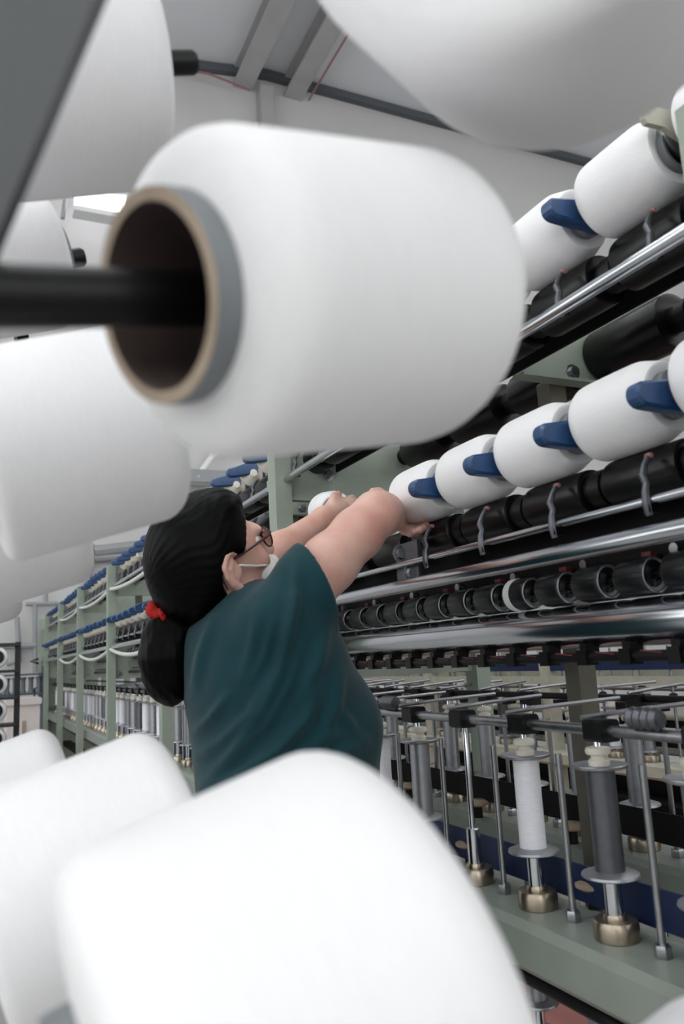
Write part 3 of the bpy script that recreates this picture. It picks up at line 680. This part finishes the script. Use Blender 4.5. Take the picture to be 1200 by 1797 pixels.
class SDF:
    def __init__(s, lo, hi, h):
        s.lo = np.array(lo, float); s.h = h; s.n = np.ceil((np.array(hi)-s.lo)/h).astype(int)+1
        s.f = np.full(s.n, .5, np.float32)
    def sub(s, lo, hi):
        a = np.clip(np.floor((np.array(lo)-s.lo)/s.h).astype(int), 0, s.n-1); b = np.clip(np.ceil((np.array(hi)-s.lo)/s.h).astype(int)+1, 1, s.n)
        sl = tuple(slice(int(a[i]), int(max(b[i],a[i]+1))) for i in range(3))
        g = [(np.arange(sl[i].start, sl[i].stop)*s.h+s.lo[i]).astype(np.float32) for i in range(3)]
        P = np.stack(np.meshgrid(*g, indexing='ij'), -1); return sl, P
    def put(s, sl, d, k, op='add'):
        f = s.f[sl]
        if op == 'cut': f, d = -f, d
        hh = np.clip(k-np.abs(f-d), 0, None)/max(k,1e-6)
        r = np.minimum(f, d)-hh*hh*k*.25
        s.f[sl] = -r if op == 'cut' else r
    def cap(s, a, b, ra, rb, k=.01, op='add', pad=.03):
        a, b = np.array(a,np.float32), np.array(b,np.float32); R = max(ra,rb)+k+pad
        sl, P = s.sub(np.minimum(a,b)-R, np.maximum(a,b)+R)
        ab = b-a; t = np.clip(((P-a)@ab)/max(ab@ab,1e-9), 0, 1)
        d = np.linalg.norm(P-a-t[...,None]*ab, axis=-1)-(ra+(rb-ra)*t); s.put(sl, d, k, op)
    def chain(s, pts, rs, k=.006, op='add'):
        for i in range(len(pts)-1): s.cap(pts[i], pts[i+1], rs[i], rs[i+1], k, op, .015)
    def ell(s, c, R3, rad, k=.02, op='add'):     # R3 rows = axes
        c = np.array(c,np.float32); R = max(rad)+k+.03; sl, P = s.sub(c-R, c+R)
        q = (P-c)@np.array(R3,np.float32).T; r = np.array(rad,np.float32)
        k0 = np.linalg.norm(q/r, axis=-1); k1 = np.linalg.norm(q/(r*r), axis=-1)
        s.put(sl, k0*(k0-1)/np.maximum(k1,1e-6), k, op)
    def plane(s, p, n, lo, hi, k=.004):          # cut away the side n points to, inside a region
        sl, P = s.sub(lo, hi); n = np.array(n,np.float32); d = -((P-np.array(p,np.float32))@n/np.linalg.norm(n))
        s.put(sl, d, k, 'cut')
    def mesh(s, name, m, deform=None, sm=2):
        V, Q = snets(s.f, s.lo, s.h)
        # light Laplacian smoothing
        for _ in range(sm):
            acc = np.zeros_like(V); n = np.zeros(len(V))
            for a, b in ((0,1),(1,2),(2,3),(3,0)):
                np.add.at(acc, Q[:,a], V[Q[:,b]]); np.add.at(acc, Q[:,b], V[Q[:,a]]); np.add.at(n, Q[:,a], 1); np.add.at(n, Q[:,b], 1)
            V = V*.5+.5*acc/np.maximum(n,1)[:,None]
        me = bpy.data.meshes.new(name)
        if deform is not None:
            me.from_pydata(V.tolist(), [], Q.tolist()); me.update()
            N = np.zeros(len(V)*3); me.vertices.foreach_get('normal', N); V = deform(V, N.reshape(-1,3)); bpy.data.meshes.remove(me); me = bpy.data.meshes.new(name)
        me.from_pydata(V.tolist(), [], Q.tolist()); me.materials.append(M[m])
        me.polygons.foreach_set('use_smooth', [True]*len(Q)); me.update(); return me
# head frame
HF = cdir(.78,.30,.55); HS = cdir(.575,.0,-.80); HS = HS-HF*(HS@HF); HS /= np.linalg.norm(HS); HU = np.cross(HS, HF); HU = HU if HU@cu > 0 else -HU
HC = at(368,975,1.48)
def hp(f, s, u): return HC+HF*f+HS*s+HU*u
R3H = [HF, HS, HU]
# body frame
BF = cdir(.80,.03,.58); BS = cdir(.58,.0,-.80); BS = BS-BF*(BS@BF); BS /= np.linalg.norm(BS); BU = np.cross(BS,BF); BU = BU if BU@cu > 0 else -BU
R3B = [BF, BS, BU]
sh_r, el_r, wr_r = at(486,1084,1.37), at(660,902,1.52), at(690,903,1.66)
sh_l, el_l, wr_l = at(372,1085,1.60), at(458,992,1.72), at(568,910,1.88)
b = SDF(at(375,985,1.48)-np.array([.28,.42,.5]), at(700,880,1.75)+np.array([.2,.42,.2]), .0036)
# skull, face, ear, neck
b.ell(hp(-.005,0,.012), R3H, (.094,.076,.096), .02)
b.ell(hp(.040,0,-.045), R3H, (.058,.058,.078), .03)
b.ell(hp(.062,0,-.095), R3H, (.032,.034,.026), .025)          # chin
b.ell(hp(.116,0,-.028), R3H, (.017,.0135,.016), .012)         # nose
b.cap(hp(.092,0,.012), hp(.118,0,-.026), .008, .011, .010)
b.ell(hp(.092,0,.022), R3H, (.012,.048,.012), .02)            # brow
b.ell(hp(.078,.035,-.035), R3H, (.02,.022,.022), .02)         # cheeks
b.ell(hp(.078,-.035,-.035), R3H, (.02,.022,.022), .02)
b.ell(hp(.093,0,-.068), R3H, (.012,.024,.012), .012)          # mouth under the mask
for sg in (1,-1):
    b.ell(hp(-.006,.080*sg,-.026), R3H, (.019,.008,.032), .006)
    rim = [(.012,.080,.002),(.002,.087,.010),(-.012,.092,.006),(-.022,.094,-.010),(-.020,.093,-.030),(-.011,.090,-.046),(.000,.086,-.058)]
    b.chain([hp(f_,s_*sg,u_) for f_,s_,u_ in rim], [.005,.0055,.006,.006,.0058,.0065,.0085], .003)
    b.chain([hp(f_,s_*sg,u_) for f_,s_,u_ in [(.000,.086,-.006),(-.010,.089,-.018),(-.008,.088,-.036)]], [.004,.0048,.0045], .003)
    b.cap(hp(.010,.082*sg,-.024), hp(.009,.082*sg,-.034), .0055, .0055, .004)
nk = at(418,1085,1.49)
b.cap(hp(-.03,0,-.05), nk, .054, .062, .03)
b.cap(nk, at(440,1140,1.48), .06, .09, .04)
b.ell(at(452,1150,1.47), R3B, (.10,.15,.11), .04)
# arms
def mix(a, c, t): return a*(1-t)+c*t
b.chain([mix(nk,sh_r,.5)-cu*.03+cw*.02, sh_r-cu*.03+cw*.012, mix(sh_r,el_r,.25)-cu*.016, mix(sh_r,el_r,.5), mix(sh_r,el_r,.8), el_r], [.030,.038,.044,.050,.046,.040], .02)
b.ell(el_r+cu*.002+cr*.004, [cr,cu,cw], (.038,.035,.038), .02)
b.chain([el_r, mix(el_r,wr_r,.35), wr_r], [.039,.040,.028], .02)
b.chain([mix(nk,sh_l,.5), sh_l, mix(sh_l,el_l,.5), el_l, mix(el_l,wr_l,.3), wr_l], [.06,.055,.05,.041,.038,.026], .025)
# right hand: palm behind the package end, fingers under it, thumb above
pm = at(698,898,1.70)
b.chain([wr_r, pm], [.027,.030], .02); b.ell(pm, [cr,cu,cw], (.022,.036,.03), .015)
fr = [((700,910,1.71),(722,921,1.69),(740,925,1.65),(748,921,1.625)),((701,914,1.69),(722,926,1.665),(737,930,1.63),(744,926,1.605)),
      ((700,918,1.67),(717,930,1.645),(730,934,1.615),(737,930,1.595)),((697,920,1.65),(709,932,1.63),(720,936,1.605),(726,933,1.59))]
for q, fg in enumerate(fr): b.chain([at(*p) for p in fg], [.0105,.0098,.009,.008] if q < 3 else [.0095,.0085,.008,.007], .004)
b.chain([at(690,888,1.68), at(677,873,1.69), at(664,864,1.70), at(654,863,1.69)], [.014,.0125,.0105,.009], .006)
# left hand round the tube it is fitting
pl = at(592,894,1.94)
b.chain([wr_l, pl], [.025,.028], .02); b.ell(pl, [cr,cu,cw], (.03,.026,.03), .012)
fl = [((600,884,1.96),(612,876,1.99),(618,874,2.02),(616,879,2.045)),((604,889,1.955),(617,882,1.98),(624,881,2.01),(622,886,2.035)),
      ((606,895,1.95),(619,890,1.97),(626,890,2.00),(624,895,2.02)),((605,901,1.945),(616,899,1.965),(622,900,1.985),(620,904,2.00))]
for fg in fl: b.chain([at(*p) for p in fg], [.0105,.0095,.0088,.008], .004)
b.chain([at(584,882,1.92), at(588,872,1.95), at(594,867,1.98)], [.013,.0115,.009], .006)
person = link('person', b.mesh('person', 'skin'))
tag(person, 'woman in a teal T-shirt, mask and glasses reaching up to the machine', 'person')
def pchild(name, me, label=None): o = link(name, me, person); tag(o, label); return o
# fingernails are tiny; eyes
eye = MB().lathe([(0,-.012)]+[(.012*math.sin(PI*i/10), -.012*math.cos(PI*i/10)) for i in range(1,10)]+[(0,.012)],'mask',16).mesh('eye')
for sg in (1,-1):
    o = pchild('eye', eye); o.location = tuple(hp(.079,.033*sg,.004))
# hair
hh = SDF(HC-np.array([.26,.26,.36]), HC+np.array([.2,.2,.2]), .0042)
hh.ell(hp(-.014,0,.016), R3H, (.102,.094,.102), .02)
hh.ell(hp(-.046,0,-.035), R3H, (.074,.086,.085), .04)
hh.ell(hp(.030,0,.085), R3H, (.05,.07,.032), .03)
tie = at(292,1074,1.46)
hh.cap(hp(-.055,0,-.05), tie, .066, .018, .02)
hh.cut = None
hh.ell(hp(.122,0,-.028), R3H, (.122,.12,.090), .010, 'cut')            # face opening
hh.ell(hp(.005,.092,-.040), R3H, (.034,.040,.046), .008, 'cut')        # around the ear
hh.ell(hp(.005,-.092,-.040), R3H, (.034,.040,.046), .008, 'cut')
hh.cap(at(420,1060,1.48), at(440,1110,1.46), .055, .07, .01, 'cut')
t0 = tie
hh.chain([t0, at(290,1115,1.455), at(294,1152,1.45), at(298,1190,1.45), at(300,1222,1.45)], [.016,.040,.050,.046,.018], .012)
hh.chain([t0, at(308,1115,1.46), at(318,1150,1.46), at(312,1196,1.46)], [.016,.034,.036,.026], .012)
def hairdef(V, N):
    q = (V-HC); a = np.arctan2(q@HS, q@HU+.02); f = q@HF
    g = np.sin(a*34+6*np.sin(f*30)+2*np.sin(f*70))+.6*np.sin(a*71+f*40)
    low = np.clip((-(q@cu)-.07)/.03, 0, 1)                             # ponytail: strands run down
    g2 = np.sin((q@cr)*260+8*np.sin((q@cu)*28))+.6*np.sin((q@cr)*520+(q@cu)*60)
    return V+N*((1-low)*g*.0005+low*g2*.0006)[:,None]
pchild('hair', hh.mesh('hair', 'hair', hairdef, 1), 'long black hair gathered in a low ponytail')
# scrunchie
sc = MB(); ring = []
ta = cdir(-.25,-1,.05); tx = np.cross(ta, cw); tx /= np.linalg.norm(tx); ty = np.cross(ta, tx)
nR, nr = 48, 12; vs = []; fs = []
for i in range(nR):
    a = 2*PI*i/nR
    for j in range(nr):
        t = 2*PI*j/nr; rr = .013+.004*math.sin(a*9+2*math.sin(t))+.0025*math.sin(a*17+t*3)
        d = tx*math.cos(a)+ty*math.sin(a); vs.append(tie+d*(.022+rr*math.cos(t))+ta*rr*math.sin(t)*.9)
for i in range(nR):
    for j in range(nr): fs.append((i*nr+j, ((i+1)%nR)*nr+j, ((i+1)%nR)*nr+(j+1)%nr, i*nr+(j+1)%nr))
pchild('scrunchie', MB().add(vs, fs, 'scrunchie').mesh('scrunchie'), 'crumpled red hair scrunchie')
# shirt ------------------------------------------------------------
sh = SDF(at(480,1240,1.46)-np.array([.36,.36,.42]), at(480,1240,1.46)+np.array([.34,.34,.40]), .005)
sh.ell(at(436,1150,1.48), R3B, (.095,.155,.068), .025)
sh.ell(at(457,1160,1.46), R3B, (.135,.185,.15), .05)
sh.ell(at(490,1295,1.46), R3B, (.152,.190,.20), .06)
sh.ell(at(572,1262,1.50), R3B, (.075,.13,.085), .06)          # bust
sh.ell(at(512,1430,1.46), R3B, (.155,.185,.16), .06)
sr_end = mix(sh_r, el_r, .50)
sh.chain([at(440,1142,1.43), sh_r+cu*-.024, mix(sh_r,el_r,.35)-cu*.013, mix(sh_r,el_r,.62)], [.055,.066,.072,.073], .025)
sl_end = mix(sh_l, el_l, .62)
sh.chain([at(410,1105,1.54), sh_l, mix(sh_l,el_l,.9)], [.07,.066,.06], .03)
axr = (el_r-sh_r)/np.linalg.norm(el_r-sh_r)
cutp = at(556,1012,1.41); cutn = axr+0.75*cr
sc_ = mix(sh_r,el_r,.40); sh.cap(sc_+axr*.03, sc_+axr*.2, .057, .060, .003, 'cut')
lo_ = cutp-np.array([.16,.16,.13]); 
sh.plane(cutp, cutn, cutp+axr*.06-.12, cutp+axr*.06+.12)
axl = (el_l-sh_l)/np.linalg.norm(el_l-sh_l)
sh.plane(sl_end, axl, sl_end+axl*.1-.1, sl_end+axl*.1+.1)
sh.cap(nk+HU*.0, hp(-.01,0,-.06), .068, .075, .008, 'cut')      # neck hole
FOLDS = [([(455,1070),(440,1150),(425,1190)],.004,12),([(518,1050),(492,1178),(463,1245),(413,1312),(355,1382)],.008,13),
         ([(556,1215),(540,1260),(490,1315),(420,1362),(363,1391)],.008,13),([(600,1250),(625,1285)],.004,10),
         ([(520,985),(518,1060),(500,1140)],.005,11),([(575,1090),(560,1160),(535,1215)],.006,13),([(470,1190),(440,1250),(390,1300),(345,1330)],.006,11),
         ([(372,1090),(352,1150),(338,1220)],.005,10),([(400,1220),(370,1260),(338,1290)],.005,9),([(585,1290),(520,1335),(440,1385)],.007,12),
         ([(480,1090),(465,1150),(440,1200)],.004,9),([(600,1180),(590,1240),(570,1290)],.005,11),([(640,1300),(560,1350),(480,1400)],.006,11),([(530,1130),(510,1200),(470,1270),(400,1340)],.005,9)]
def shirtdef(V, N):
    q = V-CAM; dd = q@cw; px = W/2+FPX*(q@cr)/dd; py = H/2-FPX*(q@cu)/dd
    side = np.clip(-(N@cw)*2.2, 0, 1); out = np.zeros(len(V))
    for pts, amp, wd in FOLDS:
        best = np.full(len(V), 1e9); bt = np.zeros(len(V)); n = len(pts)-1
        for i in range(n):
            a, c = np.array(pts[i],float), np.array(pts[i+1],float); ab = c-a
            t = np.clip(((px-a[0])*ab[0]+(py-a[1])*ab[1])/(ab@ab), 0, 1)
            nrm = np.array([-ab[1],ab[0]])/np.linalg.norm(ab)
            dx, dy = px-a[0]-t*ab[0], py-a[1]-t*ab[1]; d = np.hypot(dx,dy)
            m_ = d < best; best[m_] = d[m_]; bt[m_] = ((i+t)/n)[m_]
        out += 1.7*amp*(np.exp(-(best/wd)**2)*1.3-.5*np.exp(-(best/(wd*2.2))**2))*np.sin(PI*np.clip(bt,.06,.94))**.6
    return V+N*(out*side)[:,None]
pchild('shirt', sh.mesh('shirt', 'shirt', shirtdef, 2), 'loose teal short-sleeved T-shirt')
# sleeve hem seam
# trousers and shoes
tr = SDF(at(512,1430,1.46)-np.array([.3,.3,1.0]), at(512,1430,1.46)+np.array([.3,.3,.08]), .009)
hipc = at(512,1440,1.46)
tr.ell(hipc-UPV*.06, R3B, (.135,.17,.15), .05)
for sg in (1,-1):
    hj = hipc+BS*.085*sg-UPV*.08; kn = np.array([hj[0]+BF[0]*.02,hj[1]+BF[1]*.02,.48]); an = np.array([hj[0],hj[1],.09])
    tr.chain([hj, kn, an], [.095,.068,.055], .04)
pchild('trousers', tr.mesh('trousers', 'trousers'), 'dark trousers')
ss = SDF((hipc[0]-.3,hipc[1]-.3,-.01), (hipc[0]+.35,hipc[1]+.35,.16), .007)
bfh = np.array([BF[0],BF[1],0]); bfh /= np.linalg.norm(bfh)
for sg in (1,-1):
    hj = hipc+BS*.085*sg; hl = np.array([hj[0],hj[1],.045])
    ss.chain([hl-bfh*.05, hl+bfh*.08, hl+bfh*.15-UPV*.008], [.043,.042,.034], .03); ss.cap(hl+UPV*.01, hl+UPV*.06, .045,.045,.02)
pchild('shoes', ss.mesh('shoes', 'shoe'))
# mask: shell over nose and mouth, ear loop
mk = SDF(HC-.16, HC+.18, .0035)
mk.ell(hp(.080,0,-.064), R3H, (.038,.060,.044), .01); mk.cap(hp(.110,0,-.046), hp(.118,0,-.056), .015,.018,.012)
mk.ell(hp(.062,0,-.066), R3H, (.034,.050,.046), .004, 'cut')
pchild('face_mask', mk.mesh('face_mask','mask'), 'white face mask')
lp = MB().tube([hp(.082,.054,-.045), hp(.05,.072,-.034), hp(.012,.086,-.018)],.0022,'mask',6).tube([hp(.075,.05,-.095), hp(.04,.062,-.082), hp(.005,.083,-.056)],.0018,'mask',6)
pchild('mask_loop', lp.mesh('mask_loop'))
# glasses
g = MB()
g.tube([hp(.104,.058,.014), hp(.090,.070,.010), hp(.05,.080,.004), hp(.005,.084,-.004)],[.0024,.0024,.0026,.003],'glasses',8)
g.tube([hp(.104,-.058,.014), hp(.05,-.080,.004), hp(.005,-.084,-.004)],.0024,'glasses',8)
g.tube([hp(.108,.010,.008), hp(.113,0,.011), hp(.108,-.010,.008)],.002,'glasses',6)
gl = MB()
for sg in (1,-1):
    c_ = hp(.107,.034*sg,.002); ex = HS*sg; 
    ringp = [c_+ex*.025*math.cos(t)+HU*.019*math.sin(t)-HF*.004*math.cos(t) for t in [2*PI*i/24 for i in range(25)]]
    g.tube(ringp,.0018,'glasses',6)
    gl.add([c_]+ringp[:-1], [(0,1+i,1+(i+1)%24) for i in range(24)], 'lens')
go = pchild('glasses', g.mesh('glasses'), 'dark red framed glasses'); link('lens', gl.mesh('lens'), go)
# package in her left hand
pe = package(0,0,0,'white yarn package the woman fits with her left hand', None, .052, .135)
pc = at(581,897,2.08); pe.matrix_basis = Matrix.Translation(Vector(pc)) @ Matrix.Rotation(math.radians(-12),4,'Z') @ Matrix.Rotation(math.radians(10),4,'X')
